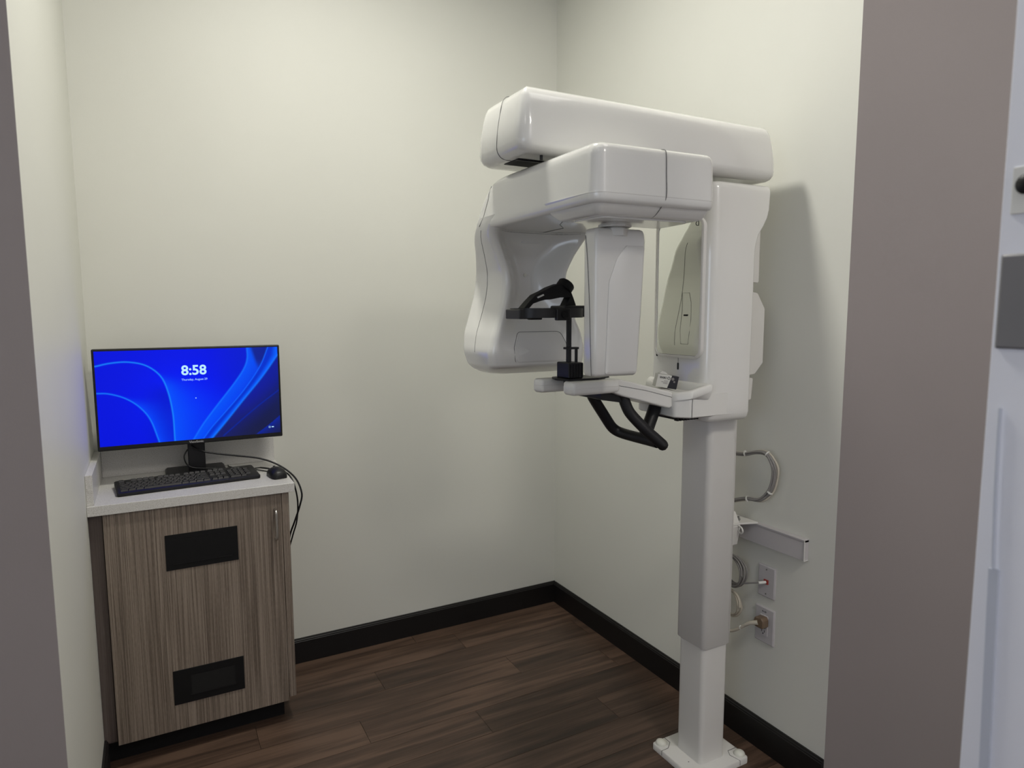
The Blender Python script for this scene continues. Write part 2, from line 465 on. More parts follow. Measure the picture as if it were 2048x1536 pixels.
prism('rear_cover', rpoly([(-0.18, 1.315), (-0.09, 1.325), (-0.055, 1.36), (-0.055, 1.535), (-0.09, 1.585), (-0.18, 1.60)], 0.008, 3), 'y', -1.365, -1.245, 'white_satin', cg, bevel=0.004)
prism('rear_cover', rpoly([(-0.18, 1.24), (-0.098, 1.24), (-0.092, 1.312), (-0.18, 1.312)], 0.006, 3), 'y', -1.36, -1.25, 'white_satin', cg, bevel=0.004)
# slots on the front face
for y, z0, z1 in ((-1.303, 1.346, 1.368), (-1.203, 1.383, 1.408)):
    prism('slot', rpoly([(y-0.0035, z0), (y+0.0035, z0), (y+0.0035, z1), (y-0.0035, z1)], 0.003, 4), 'x', -0.3632, -0.360, 'black', cg)
seam([(-0.3623, -1.303, 1.368), (-0.3623, -1.303, 1.39)], cg, 0.0006, 0)
# mirror on the front face
mo = rpoly([(-1.408, 1.384), (-1.198, 1.384), (-1.198, 1.806), (-1.408, 1.806)], 0.03, 8)
mi = rpoly([(-1.408, 1.384), (-1.198, 1.384), (-1.198, 1.806), (-1.408, 1.806)], 0.03, 8, 0.0085)
mi2 = rpoly([(-1.408, 1.384), (-1.198, 1.384), (-1.198, 1.806), (-1.408, 1.806)], 0.03, 8, 0.0095)
mfr = loft('mirror_frame', [[(-0.359, a, b) for a, b in mo], [(-0.370, a, b) for a, b in mo], [(-0.3715, a, b) for a, b in rpoly([(-1.408, 1.384), (-1.198, 1.384), (-1.198, 1.806), (-1.408, 1.806)], 0.03, 8, 0.002)], [(-0.3715, a, b) for a, b in mi], [(-0.3685, a, b) for a, b in mi]], 'white_satin', mc, cap=False, sharp=40)
loft('mirror_glass', [[(-0.3686, a, b) for a, b in mi2], [(-0.3665, a, b) for a, b in mi2]], 'mirror', mfr)
loft('mirror_gap', [[(-0.36855, a, b) for a, b in mi], [(-0.36855, a, b) for a, b in mi2]], 'seam', mfr, cap=False)
text('lettering', 'D', 0.021, (-0.3689, -1.378, 1.786), (0, 1, 0), (0, 0, 1), 'ink', mfr)  # reflection of a logo letter, painted on the mirror face

# tray with the accessory bowl
tp = [(-0.355, -1.447), (-0.43, -1.437), (-0.462, -1.40), (-0.448, -1.30), (-0.405, -1.20), (-0.37, -1.166), (-0.355, -1.166)]
tr_ = [0.004, 0.03, 0.025, 0.06, 0.05, 0.015, 0.004]
def tz(x, dz): return 1.313+dz+(x+0.36)*0.26
def tl(ins, dz): return [(x, y, tz(x, dz)) for x, y in rpoly(tp, tr_, 6, ins)]
tray = loft('tray', [[(x, y, 1.27) for x, y in rpoly(tp, tr_, 6, 0.006)], tl(0.0, -0.022), tl(0.0, -0.005), tl(0.004, 0.0), tl(0.014, 0.0), tl(0.018, -0.004), tl(0.024, -0.021)], 'white_plastic', mc, sharp=50)
sp = [(-0.26, -1.40), (-0.26, -1.4352), (-0.425, -1.4325), (-0.460, -1.398), (-0.45, -1.215), (-0.34, -1.19)]
sk = stack('arm_socket', sp, [0.004, 0.002, 0.025, 0.02, 0.02, 0.004], [(1.213, 0.006), (1.217, 0.0), (1.283, 0.0)], 'white_plastic', mc)

seam([(-0.36, -1.4336, 1.300), (-0.385, -1.4334, 1.287), (-0.412, -1.4332, 1.281), (-0.420, -1.4328, 1.274), (-0.4215, -1.4328, 1.25), (-0.4215, -1.4328, 1.214)], sk, 0.0008, 0)
box('cable_chain', -0.45, -0.36, -1.39, -1.26, 1.206, 1.2145, 'black', sk, bevel=0.002)
for k in range(8):
    box('chain_link', -0.447+k*0.011, -0.441+k*0.011, -1.40, -1.385, 1.203, 1.2135, 'black_matte', sk)

# chin rest arm and shelf
ca = prism('chin_arm', rpoly([(-0.672, 1.300), (-0.640, 1.288), (-0.468, 1.241), (-0.456, 1.246), (-0.456, 1.288), (-0.470, 1.293), (-0.650, 1.338), (-0.672, 1.338)], 0.006, 4), 'y', -1.388, -1.222, 'white_plastic', mc, bevel=0.007, seg=3)
seam([(-0.456, -1.3882, 1.2735), (-0.56, -1.3884, 1.301), (-0.672, -1.3882, 1.323)], ca, 0.0007, 0)
pr = [(-0.815, -1.392), (-0.652, -1.392), (-0.652, -1.330), (-0.80, -1.330), (-0.815, -1.345)]
def prong(pts, z0, zs, z1):
    o = stack('shelf_prong', pts, 0.012, [(z0, 0.007), (z0+0.004, 0.002), (z0+0.009, 0.0), (zs, 0.0), (zs+0.0004, 0.001), (zs+0.0012, 0.001), (zs+0.0016, 0.0), (z1-0.004, 0.0005), (z1, 0.005)], 'white_plastic', mc)
    return o
np_ = prong(pr, 1.300, 1.3185, 1.336)
fp_ = prong([(-0.84, -1.272), (-0.655, -1.272), (-0.655, -1.222), (-0.83, -1.222), (-0.85, -1.24)], 1.298, 1.3185, 1.336)
prism('shelf_bridge', rpoly([(-0.735, 1.306), (-0.648, 1.306), (-0.648, 1.332), (-0.735, 1.332)], 0.004, 3), 'y', -1.335, -1.262, 'white_plastic', mc, bevel=0.003)
# chin block and bite post
cbk = thing_part = box('chin_block', -0.792, -0.742, -1.337, -1.273, 1.3415, 1.386, 'black', mc, bevel=0.0035)
for k in range(5):
    box('rib', -0.788+k*0.0095, -0.783+k*0.0095, -1.3385, -1.3368, 1.344, 1.382, 'black_matte', cbk)
prism('chin_plate', rpoly([(-0.815, -1.30), (-0.80, -1.345), (-0.70, -1.352), (-0.645, -1.33), (-0.645, -1.265), (-0.80, -1.258)], 0.01, 4), 'z', 1.3355, 1.3418, 'black', cbk, bevel=0.002)
prism('chin_cup', rpoly([(-0.792, -1.318), (-0.742, -1.318), (-0.752, -1.292), (-0.782, -1.292)], 0.005, 4), 'z', 1.316, 1.3418, 'black', cbk, bevel=0.002)
box('support_post', -0.7775, -0.7655, -1.311, -1.299, 1.38, 1.525, 'black', mc, bevel=0.002)
tube('bite_rod', [(-0.7515, -1.313, 1.38), (-0.7515, -1.313, 1.425)], 0.0045, 'black', mc, sub=0)
box('rod_bridge', -0.787, -0.745, -1.318, -1.300, 1.4225, 1.4285, 'black', mc, bevel=0.001)
# head support: band round the head, strap over it
hx, hy, ha, hb_ = -0.845, -1.305, 0.103, 0.075
def ring(a, b, z): return [(hx+a*math.copysign(abs(math.cos(th))**0.8, math.cos(th)), hy+b*math.copysign(abs(math.sin(th))**0.8, math.sin(th)), z) for th in [2*math.pi*k/48 for k in range(48)]]
hd = loft('head_band', [ring(ha, hb_, 1.512), ring(ha, hb_, 1.538), ring(ha-0.004, hb_-0.004, 1.538), ring(ha-0.004, hb_-0.004, 1.512), ring(ha, hb_, 1.512)], 'black', mc, cap=False)
box('band_clip', -0.953, -0.915, -1.345, -1.265, 1.509, 1.535, 'black', hd, bevel=0.003)
box('temple_pad', -0.862, -0.818, -1.386, -1.372, 1.505, 1.536, 'black', hd, bevel=0.003)
lathe('pad_screw', [(0.011, 0.0), (0.010, -0.004), (0.003, -0.004)], (-0.838, -1.386, 1.521), 'y', 'black_matte', hd, n=16)
box('temple_pad', -0.862, -0.818, -1.238, -1.224, 1.505, 1.536, 'black', hd, bevel=0.003)
box('post_clamp', -0.81, -0.738, -1.345, -1.265, 1.513, 1.545, 'black', hd, bevel=0.004)
so = [(-0.93, 1.534), (-0.91, 1.555), (-0.889, 1.574), (-0.865, 1.584), (-0.843, 1.595), (-0.813, 1.605), (-0.782, 1.596), (-0.768, 1.567), (-0.759, 1.545)]
si = [(-0.913, 1.534), (-0.897, 1.55), (-0.875, 1.557), (-0.848, 1.563), (-0.846, 1.561), (-0.81, 1.567), (-0.779, 1.568), (-0.786, 1.556), (-0.794, 1.542)]
V, F = [], []
for yv in (-1.322, -1.288):
    for a, b in zip(so, si): V += [(a[0], yv, a[1]), (b[0], yv, b[1])]
n9 = len(so)*2
for k in range(len(so)-1):
    a = 2*k
    F += [(a, a+1, a+3, a+2), (n9+a, n9+a+1, n9+a+3, n9+a+2), (a, a+2, n9+a+2, n9+a), (a+1, a+3, n9+a+3, n9+a+1)]
F += [(0, 1, n9+1, n9), (n9-2, n9-1, 2*n9-1, 2*n9-2)]
st = put('head_strap', V, F, 'black_matte', mc, bevel=0.002)
prism('strap_tag', [(-0.886, 1.568), (-0.866, 1.576), (-0.8635, 1.5725), (-0.8835, 1.5645)], 'y', -1.3232, -1.3218, 'carton', st)
kc = Vector((-0.784, -1.305, 1.60)); kd = Vector((0.62, 0, 0.78)).normalized()
kn = []
ko = kd.orthogonal().normalized(); kb = kd.cross(ko)
for rad, h in ((0.022, -0.012), (0.024, -0.010), (0.024, 0.006), (0.020, 0.011), (0.002, 0.012)):
    kn.append([kc+kd*h+(ko*math.cos(2*math.pi*k/20)+kb*math.sin(2*math.pi*k/20))*rad*(1+0.03*(k % 2)) for k in range(20)])
loft('strap_knob', kn, 'black_matte', st, sharp=40)

# grab handles
hp1 = [(-0.654, -1.25, 1.300), (-0.651, -1.25, 1.278), (-0.640, -1.25, 1.260), (-0.610, -1.25, 1.219), (-0.580, -1.25, 1.179), (-0.563, -1.254, 1.163), (-0.549, -1.270, 1.155), (-0.539, -1.310, 1.151), (-0.532, -1.355, 1.149), (-0.526, -1.405, 1.147)]
hp2 = [(-0.655, -1.345, 1.292), (-0.638, -1.350, 1.293), (-0.625, -1.355, 1.290), (-0.616, -1.358, 1.279), (-0.611, -1.361, 1.262), (-0.599, -1.370, 1.233), (-0.565, -1.394, 1.189), (-0.540, -1.408, 1.163), (-0.519, -1.419, 1.142)]
hd1 = tube('handle_bar', hp1, 0.0165, 'rubber', mc, n=16)
tube('handle_bar', hp2, 0.0165, 'rubber', mc, n=16)
tube('handle_bar', [(-0.455, -1.318, 1.262), (-0.478, -1.326, 1.222), (-0.503, -1.335, 1.184), (-0.526, -1.345, 1.152)], 0.0195, 'rubber', mc, n=16, sub=3)
lathe('end_cap', [(0.0002, -0.017), (0.009, -0.014), (0.0145, -0.007), (0.0165, 0.0), (0.0145, 0.007), (0.009, 0.014), (0.0002, 0.017)], (-0.519, -1.419, 1.142), 'z', 'rubber', hd1)
prism('handle_mount', rpoly([(-0.70, 1.279), (-0.60, 1.262), (-0.60, 1.288), (-0.70, 1.302)], 0.004, 3), 'y', -1.365, -1.24, 'black', mc, bevel=0.004)

# overhead beam
bpts = [(-1.0, -1.44), (-0.100, -1.44), (-0.100, -1.17), (-1.0, -1.17)]
beam = stack('overhead_beam', bpts, [0.036, 0.04, 0.04, 0.05], [(1.921, 0.040), (1.9215, 0.022), (1.927, 0.010), (1.938, 0.002), (1.95, 0.0), (1.99, 0.002), (2.03, 0.009), (2.055, 0.015), (2.070, 0.022), (2.080, 0.034), (2.084, 0.050)], 'white', mc, seg=8)
seam([(-0.952, -1.31, 2.084), (-0.972, -1.31, 2.0785), (-0.984, -1.31, 2.062), (-0.9905, -1.31, 2.032), (-0.9978, -1.31, 1.99), (-1.0002, -1.31, 1.95), (-0.996, -1.31, 1.934), (-0.982, -1.31, 1.9225), (-0.95, -1.31, 1.9208)], beam, 0.0008)
box('beam_slot', -0.955, -0.60, -1.345, -1.265, 1.9195, 1.9225, 'black_matte', beam)
box('slot_track', -0.955, -0.60, -1.338, -1.33, 1.918, 1.921, 'black', beam)
lathe('slot_pin', [(0.004, 0.0), (0.004, 0.012), (0.001, 0.012)], (-0.92, -1.40, 1.909), 'z', 'black', beam, n=12)
lathe('pivot_drum', [(0.05, 0.0), (0.05, 0.03), (0.001, 0.03)], (-0.77, YC, 1.895), 'z', 'black_matte', beam, n=30)

# rotating arm
yb = [(1.765, -1.035), (1.80, -1.062), (1.84, -1.094), (1.868, -1.125), (1.885, -1.155), (1.895, -1.185), (1.90, -1.215)]
loops = []
for z, ins in [(1.767, 0.026), (1.7675, 0.014), (1.771, 0.005), (1.778, 0.001), (1.788, 0.0)]+[(z, 0.0+(z-1.79)*0.03) for z in np.linspace(1.80, 1.875, 8)]+[(1.885, 0.004), (1.893, 0.008), (1.898, 0.014), (1.900, 0.024)]:
    p = [(-0.944, -1.672), (-0.598, -1.684), (-0.592, prof(yb, z)), (-0.947, prof(yb, z))]
    loops.append([(a, b, z) for a, b in rpoly(p, [0.036, 0.024, 0.03, 0.03], 8, ins)])
ra = loft('rotating_arm', loops, 'white', mc, sharp=50)
loops = []
for z, ins, ye in [(1.7905, -0.0006, -1.452), (1.765, 0.014, -1.468), (1.750, 0.024, -1.488), (1.746, 0.030, -1.496), (1.745, 0.036, -1.505)]:
    p = [(-0.944, -1.672), (-0.598, -1.684), (-0.592, ye+ins), (-0.947, ye+ins)]
    loops.append([(a, b, z) for a, b in rpoly(p, [0.036, 0.024, 0.012, 0.012], 8, ins)])
lh = loft('sensor_housing', loops, 'white', ra, sharp=50)
prism('gloss_plate', rpoly([(-0.895, -1.633), (-0.645, -1.642), (-0.635, -1.515), (-0.905, -1.515)], 0.02, 6), 'z', 1.7415, 1.7455, 'white', lh, bevel=0.0012)
seam([(-0.752, -1.658, 1.9002), (-0.752, -1.672, 1.896), (-0.752, -1.677, 1.882), (-0.752, -1.6785, 1.84), (-0.752, -1.6795, 1.79), (-0.757, -1.667, 1.767), (-0.763, -1.655, 1.751), (-0.768, -1.645, 1.7455)], ra, 0.0009)
seam([(-0.9432, -1.165, 1.880), (-0.9445, -1.152, 1.862), (-0.9450, -1.149, 1.848), (-0.9462, -1.118, 1.80), (-0.9468, -1.090, 1.776)], ra, 0.0008, 0)
# sensor head hanging from the arm
sx0, sx1 = -0.846, -0.704
pv = lathe('sensor_pivot', [(0.042, -0.001), (0.042, -0.008), (0.026, -0.009), (0.026, -0.0125), (0.036, -0.0125), (0.036, -0.03), (0.001, -0.03)], (-0.772, -1.512, 1.7455), 'z', 'white_plastic', mc, n=8)
loops = []
for z, ins, dx in [(1.366, 0.008, 0.0), (1.369, 0.003, 0.0), (1.375, 0.0, 0.0), (1.45, 0.0, 0.005), (1.53, 0.0, 0.010), (1.61, 0.0, 0.014), (1.67, 0.0, 0.017), (1.705, 0.0, 0.019), (1.722, 0.001, 0.018), (1.730, 0.003, 0.016), (1.733, 0.008, 0.014)]:
    p = [(sx0, -1.536), (sx1+dx-0.018, -1.544), (sx1+dx, -1.525), (sx1+dx, -1.487), (sx0, -1.482)]
    loops.append([(a, b, z) for a, b in rpoly(p, [0.012, 0.01, 0.008, 0.01, 0.01], 5, ins)])
sh = loft('sensor_head', loops, 'white', mc, sharp=50)
fc = [(-0.816, 1.372), (-0.722, 1.372), (-0.7035, 1.692), (-0.757, 1.692), (-0.785, 1.660), (-0.808, 1.60)]
fo = rpoly(fc, [0.006, 0.006, 0.006, 0.01, 0.05, 0.06], 6)
fi = rpoly(fc, [0.006, 0.006, 0.006, 0.01, 0.05, 0.06], 6, 0.006)
def sy(x): return -1.5375-(x-sx0)*0.055
loft('front_cover', [[(a, sy(a)+0.004, b) for a, b in fo], [(a, sy(a)-0.001, b) for a, b in fo], [(a, sy(a)-0.0035, b) for a, b in fi]], 'white', sh, sharp=60)
seam([(-0.8465, -1.523, 1.368), (-0.8465, -1.518, 1.45), (-0.8466, -1.512, 1.55), (-0.8466, -1.506, 1.62), (-0.8466, -1.499, 1.68), (-0.8464, -1.492, 1.717)], sh, 0.0008)

# x-ray tube head, sculpted
T = {'z':  [1.337, 1.340, 1.347, 1.360, 1.368, 1.405, 1.46, 1.52, 1.57, 1.61, 1.65, 1.70, 1.74, 1.765, 1.78, 1.805],
     'hw': [0.112, 0.130, 0.146, 0.160, 0.165, 0.172, 0.159, 0.134, 0.117, 0.111, 0.115, 0.139, 0.163, 0.1755, 0.1778, 0.1778],
     'yf': [-1.070, -1.082, -1.102, -1.136, -1.146, -1.150, -1.150, -1.142, -1.134, -1.130, -1.130, -1.136, -1.148, -1.162, -1.180, -1.230],
     'yb': [-1.000, -0.982, -0.965, -0.952, -0.947, -0.932, -0.908, -0.894, -0.890, -0.893, -0.910, -0.960, -1.000, -1.030, -1.050, -1.068],
     'ds': [0.0, 0.0, 0.0, 0.0, 0.0, 0.004, 0.022, 0.058, 0.076, 0.082, 0.084, 0.080, 0.072, 0.060, 0.050, 0.030],
     'bk': [0.01, 0.012, 0.015, 0.02, 0.02, 0.02, 0.02, 0.02, 0.02, 0.02, 0.02, 0.02, 0.015, 0.01, 0.01, 0.0]}
def ti(k, z): return float(np.interp(z, T['z'], T[k]))
def ease(z):   # smooth sampling of the table
    d = 0.012
    return {k: sum(ti(k, min(1.805, max(1.337, z+o*d)))*wt for o, wt in ((-1, .25), (0, .5), (1, .25))) for k in T if k != 'z'}
TX = -0.769
def dish(x, hw):
    q = min(1.0, max(0.0, (hw-0.014-abs(x-TX))/0.085))
    return 0.5*(q*q*(3-2*q))+0.5*(1-(1-q)**2)
loops = []
for z in [1.337, 1.338, 1.340, 1.344, 1.350, 1.356, 1.362, 1.367, 1.372]+list(np.linspace(1.39, 1.80, 42)):
    e = {k: ti(k, z) for k in T if k != 'z'} if z < 1.385 else ease(z)
    hw, yf_, yb_ = e['hw'], e['yf'], e['yb']
    L = []
    nx = 40
    dep = (yb_-yf_)
    cr = min(0.030, dep*0.45, hw*0.42)
    base = rpoly([(TX-hw, yf_), (TX+hw, yf_), (TX+hw, yb_), (TX-hw, yb_)], cr, 7)
    # refine the long front and back sides so the dish can be carved
    ref = []
    for i in range(len(base)):
        a, b = base[i], base[(i+1) % len(base)]
        ref.append(a)
        if abs(a[0]-b[0]) > 0.1:
            for k in range(1, nx): ref.append((a[0]+(b[0]-a[0])*k/nx, a[1]+(b[1]-a[1])*k/nx))
    for x, y in ref:
        s2 = dish(x, hw)
        f = (y-yf_)/dep
        y2 = y+e['ds']*s2*(1-f)+e['bk']*s2*f
        L.append((x, y2, z))
    loops.append(L)
th = loft('tube_head', loops, 'white', mc, sharp=60)
def front(x, z):
    e = ease(z)
    s2 = dish(x, e['hw'])
    return e['yf']+e['ds']*s2
def on_front(name, pts, lift, material, parent, r):
    o = rpoly(pts, r, 5); i_ = rpoly(pts, r, 5, 0.003)
    return loft(name, [[(a, front(a, b)+0.004, b) for a, b in o], [(a, front(a, b)-lift+0.001, b) for a, b in o], [(a, front(a, b)-lift, b) for a, b in i_]], material, parent, sharp=50)
pp = [(-0.852, 1.376), (-0.688, 1.376), (-0.676, 1.392), (-0.680, 1.43), (-0.693, 1.461), (-0.835, 1.461), (-0.853, 1.42)]
on_front('window_panel', pp, 0.0035, 'white_satin', th, 0.01)
ol = rpoly(pp, 0.012, 5, -0.006)
seam([(a, front(a, b)-0.0002, b) for a, b in ol+[ol[0]]], th, 0.0008, 0, 'panel_seam')
lathe('laser_port', [(0.0055, 0.002), (0.0055, -0.002), (0.001, -0.002)], (-0.768, front(-0.768, 1.642)-0.0005, 1.642), 'y', 'ivory', th, n=16)
prism('upper_label', rpoly([(-0.80, 1.737), (-0.735, 1.737), (-0.735, 1.748), (-0.80, 1.748)], 0.002, 2), 'y', front(-0.768, 1.742)-0.001, front(-0.768, 1.742)+0.003, 'white_satin', th)
seam([(x, front(x, 1.765)-0.0004, 1.765) for x in np.linspace(-0.91, -0.628, 22)], th, 0.0009, 0)
seam([(-0.9395, -1.06, 1.765), (-0.9395, -1.095, 1.765), (-0.936, -1.118, 1.765), (-0.926, -1.136, 1.765), (-0.91, front(-0.91, 1.765)-0.0004, 1.765)], th, 0.0009, 3)
def side(z, f, sgn=-1):
    e = ease(z); return (TX+sgn*(e['hw']+0.0003), e['yf']+(e['yb']-e['yf'])*f, z)
seam([side(z, 0.52) for z in np.linspace(1.405, 1.765, 24)], th, 0.0006, 0)
seam([side(z, 0.52, 1) for z in np.linspace(1.405, 1.765, 24)], th, 0.0007, 0)
# service panel seen in the mirror on the other side
def sidey(z, y): return (TX+ease(z)['hw']+0.0003, y, z)
seam([sidey(z, y) for z, y in ((1.411, -1.068), (1.46, -1.05), (1.53, -1.028), (1.594, -1.008), (1.594, -1.045), (1.56, -1.062), (1.52, -1.078), (1.497, -1.088), (1.45, -1.100), (1.411, -1.104), (1.411, -1.068))], th, 0.0007, 0, 'panel_seam')
sd = sidey(1.513, -1.055)
prism('side_slot', rpoly([(sd[1]-0.011, 1.510), (sd[1]+0.011, 1.510), (sd[1]+0.011, 1.516), (sd[1]-0.011, 1.516)], 0.0025, 4), 'x', sd[0]-0.003, sd[0]+0.0012, 'black', th)
# underside split line of the arm
seam([(-0.86, -1.42, 1.7668), (-0.80, -1.30, 1.7666), (-0.75, -1.24, 1.7668), (-0.745, -1.12, 1.7668)], ra, 0.0008, 0)

# small carton lying in the tray
cb = thing('small_carton', 'small white and black carton lying upside down in the machine tray', 'box', (-0.428, -1.322, 1.2885), math.radians(-26), True)
CT = math.radians(-9)
def rc(x, z): return (x*math.cos(CT)-z*math.sin(CT), x*math.sin(CT)+z*math.cos(CT)+0.0065)
prism('carton_body', [rc(-0.037, 0), rc(0.0, 0), rc(0.009, 0.040), rc(-0.034, 0.040)], 'y', -0.018, 0.018, 'carton', cb, bevel=0.0008)
prism('carton_end', [rc(0.0004, 0), rc(0.029, 0), rc(0.031, 0.040), rc(0.0094, 0.040)], 'y', -0.018, 0.018, 'navy', cb, bevel=0.0008)
prism('open_flap', [rc(-0.030, 0.0405), rc(-0.002, 0.0405), rc(-0.010, 0.047), rc(-0.022, 0.050)], 'y', -0.012, 0.012, 'carton', cb, bevel=0.001)
ex, ez = (math.cos(CT), 0, math.sin(CT)), (-math.sin(CT), 0, math.cos(CT))
def c3(x, z): a = rc(x, z); return (a[0], -0.0183, a[1])
neg = lambda v: tuple(-a for a in v)
text('lettering', 'DEXIS', 0.0078, c3(-0.0175, 0.031), neg(ex), neg(ez), 'ink', cb, bold=0.0002)
lathe('logo_ring', [(0.0030, 0.0), (0.0045, 0.0), (0.0045, -0.0004), (0.0030, -0.0004), (0.0030, 0.0)], c3(0.0, 0.031), 'y', 'ink', cb, n=16, cap=False)
for k, (wd, zz_) in enumerate(((0.012, 0.0205), (0.020, 0.0165), (0.014, 0.0125))):
    prism('print_line', [rc(-0.001-wd, zz_), rc(-0.001, zz_), rc(-0.001, zz_+0.0016), rc(-0.001-wd, zz_+0.0016)], 'y', -0.0184, -0.0176, 'greyink', cb)
for k, (a, b, c_) in enumerate(((0.013, 0.030, 0.0045), (0.0185, 0.022, 0.003))):
    p0 = rc(a, b)
    lathe('pictogram', [(c_, 0.0), (c_, -0.0003), (0.0004, -0.0003)], (p0[0], -0.0181, p0[1]), 'y', 'greyink', cb, n=14)

# ---------------------------------------------------------------- wall mount, outlets and cables behind the column
wm = thing('wall_mount_rail', 'white metal wall mounting rail behind the x-ray column', 'mount rail', (-0.015, -1.30, 0.73))
prism('rail', [(-1.10, 0.735), (-1.527, 0.735), (-1.527, 0.803), (-1.10, 0.803)], 'x', -0.020, 0.0, 'plate_white', wm, bevel=0.001)
prism('rail_lip', [(-0.0205, 0.795), (-0.0, 0.795), (0.0, 0.8045), (-0.0225, 0.8045), (-0.0225, 0.801)], 'y', -1.527, -1.10, 'plate_white', wm, bevel=0.001)
tube('end_rim', [(-0.0215, -1.5275, 0.803), (-0.0215, -1.5275, 0.735), (-0.002, -1.5275, 0.735)], 0.0016, 'white_satin', wm, n=6, sub=0)
prism('bracket', [(-1.22, 0.728), (-1.305, 0.732), (-1.318, 0.80), (-1.292, 0.845), (-1.22, 0.835)], 'x', -0.125, -0.078, 'white_satin', wm, bevel=0.001)
prism('bracket_top', [(-0.15, -1.22), (-0.02, -1.22), (-0.02, -1.34), (-0.082, -1.318), (-0.15, -1.318)], 'z', 0.805, 0.811, 'white_satin', wm, bevel=0.001)
tube('bracket_clip', [(-0.088, -1.318, 0.803), (-0.090, -1.333, 0.799), (-0.090, -1.338, 0.787), (-0.088, -1.328, 0.779), (-0.086, -1.315, 0.786)], 0.003, 'white_satin', wm, n=8)
for (x, y, z) in ((-0.085, -1.275, 0.828), (-0.10, -1.282, 0.811), (-0.075, -1.30, 0.811), (-0.06, -1.29, 0.811)):
    lathe('bolt', [(0.007, 0.0), (0.007, 0.005), (0.0035, 0.005), (0.0035, 0.013), (0.001, 0.014)], (x, y, z), 'z', 'steel', wm, n=6)

jp = thing('network_wall_plate', 'white blank wall plate with a red data jack above the power outlet', 'wall plate', (0, -1.372, 0.55))
def plate(parent, y0, y1, z0, z1):
    o = rpoly([(y0, z0), (y1, z0), (y1, z1), (y0, z1)], 0.003, 3)
    i_ = rpoly([(y0, z0), (y1, z0), (y1, z1), (y0, z1)], 0.003, 3, 0.004)
    return loft('plate', [[(0.0, a, b) for a, b in o], [(-0.003, a, b) for a, b in o], [(-0.006, a, b) for a, b in i_]], 'plate_white', parent, sharp=30)
plate(jp, -1.408, -1.336, 0.552, 0.664)
for z in (0.565, 0.651): lathe('screw', [(0.003, 0), (0.003, -0.001), (0.0004, -0.001)], (-0.006, -1.372, z), 'x', 'greyink', jp, n=10)
box('jack', -0.010, -0.005, -1.382, -1.364, 0.600, 0.616, 'red', jp, bevel=0.001)
op = thing('power_outlet', 'white rectangular power outlet low on the right wall behind the column', 'outlet', (0, -1.37, 0.388))
plate(op, -1.411, -1.330, 0.388, 0.516)
oo = rpoly([(-1.387, 0.416), (-1.353, 0.416), (-1.353, 0.488), (-1.387, 0.488)], 0.003, 3)
prism('outlet_face', oo, 'x', -0.0095, -0.005, 'plate_white', op, bevel=0.001)
for y, z, a, b in ((-1.364, 0.432, 0.0012, 0.004), (-1.376, 0.432, 0.0012, 0.004), (-1.370, 0.4235, 0.0022, 0.0022), (-1.362, 0.444, 0.0025, 0.0018), (-1.377, 0.444, 0.0025, 0.0018)):
    box('socket_hole', -0.0099, -0.009, y-a, y+a, z-b, z+b, 'ink', op)
text('lettering', 'A-10', 0.009, (-0.0064, -1.369, 0.500), (0, -1, 0), (0, 0, 1), 'ink', op)
pc = thing('power_cable', 'beige power cord with brown hospital plug in the outlet', 'power cord', (-0.05, -1.35, 0.40))
prism('plug', rpoly([(-1.393, 0.452), (-1.358, 0.452), (-1.352, 0.470), (-1.358, 0.486), (-1.385, 0.489), (-1.393, 0.48)], 0.006, 4), 'x', -0.040, -0.0096, 'brown_plug', pc, bevel=0.004)
tube('strain_relief', [(-0.040, -1.372, 0.470), (-0.052, -1.352, 0.463), (-0.06, -1.335, 0.450)], lambda t: 0.008-0.003*t, 'beige_cable', pc)
tube('cord', [(-0.052, -1.352, 0.463), (-0.060, -1.325, 0.440), (-0.068, -1.305, 0.422), (-0.078, -1.28, 0.410), (-0.10, -1.24, 0.412), (-0.11, -1.20, 0.45), (-0.09, -1.18, 0.55)], 0.0052, 'beige_cable', pc)
lathe('cable_tie', [(0.0072, -0.002), (0.0072, 0.002), (0.0055, 0.002), (0.0055, -0.002), (0.0072, -0.002)], (-0.062, -1.319, 0.435), 'y', 'clear_tie', pc, n=12, cap=False)
nc = thing('network_cable', 'thin grey data cable running from the red jack into a coil', 'cable', (-0.05, -1.30, 0.58))
tube('cord', [(-0.014, -1.374, 0.608), (-0.032, -1.362, 0.606), (-0.042, -1.335, 0.597), (-0.05, -1.30, 0.584), (-0.06, -1.26, 0.575)], 0.0028, 'grey_cable', nc)
tube('connector_boot', [(-0.0105, -1.374, 0.608), (-0.034, -1.364, 0.6065)], 0.005, 'clear_tie', nc, sub=0)
def coil(name, label, c, ry, rz, n, r, m_, seed):
    rnd = random.Random(seed)
    pts = []
    for k in range(n*14+1):
        a = 2*math.pi*k/14
        j = 1+0.09*math.sin(a*0.37+seed)+rnd.uniform(-0.015, 0.015)
        pts.append((c[0]-0.004*n/2+0.004*k/14+0.004*math.sin(a*1.7), c[1]-ry*j*math.cos(a), c[2]+rz*j*math.sin(a)))
    o = tube(name, pts, r, m_, None, n=7, sub=2)
    return tag(o, label, 'cable')
coil('cable_coil', 'coiled bundle of grey cables hanging just under the wall rail', (-0.05, -1.262, 0.618), 0.05, 0.052, 7, 0.0032, 'grey_cable', 1)
coil('cable_coil', 'smaller coil of beige cable hanging beside the power plug', (-0.045, -1.255, 0.497), 0.042, 0.045, 3, 0.0042, 'beige_cable', 2)
wc = thing('cable_loop', 'bundle of grey cables looping out from behind the column above the rail', 'cable', (-0.05, -1.34, 0.87))
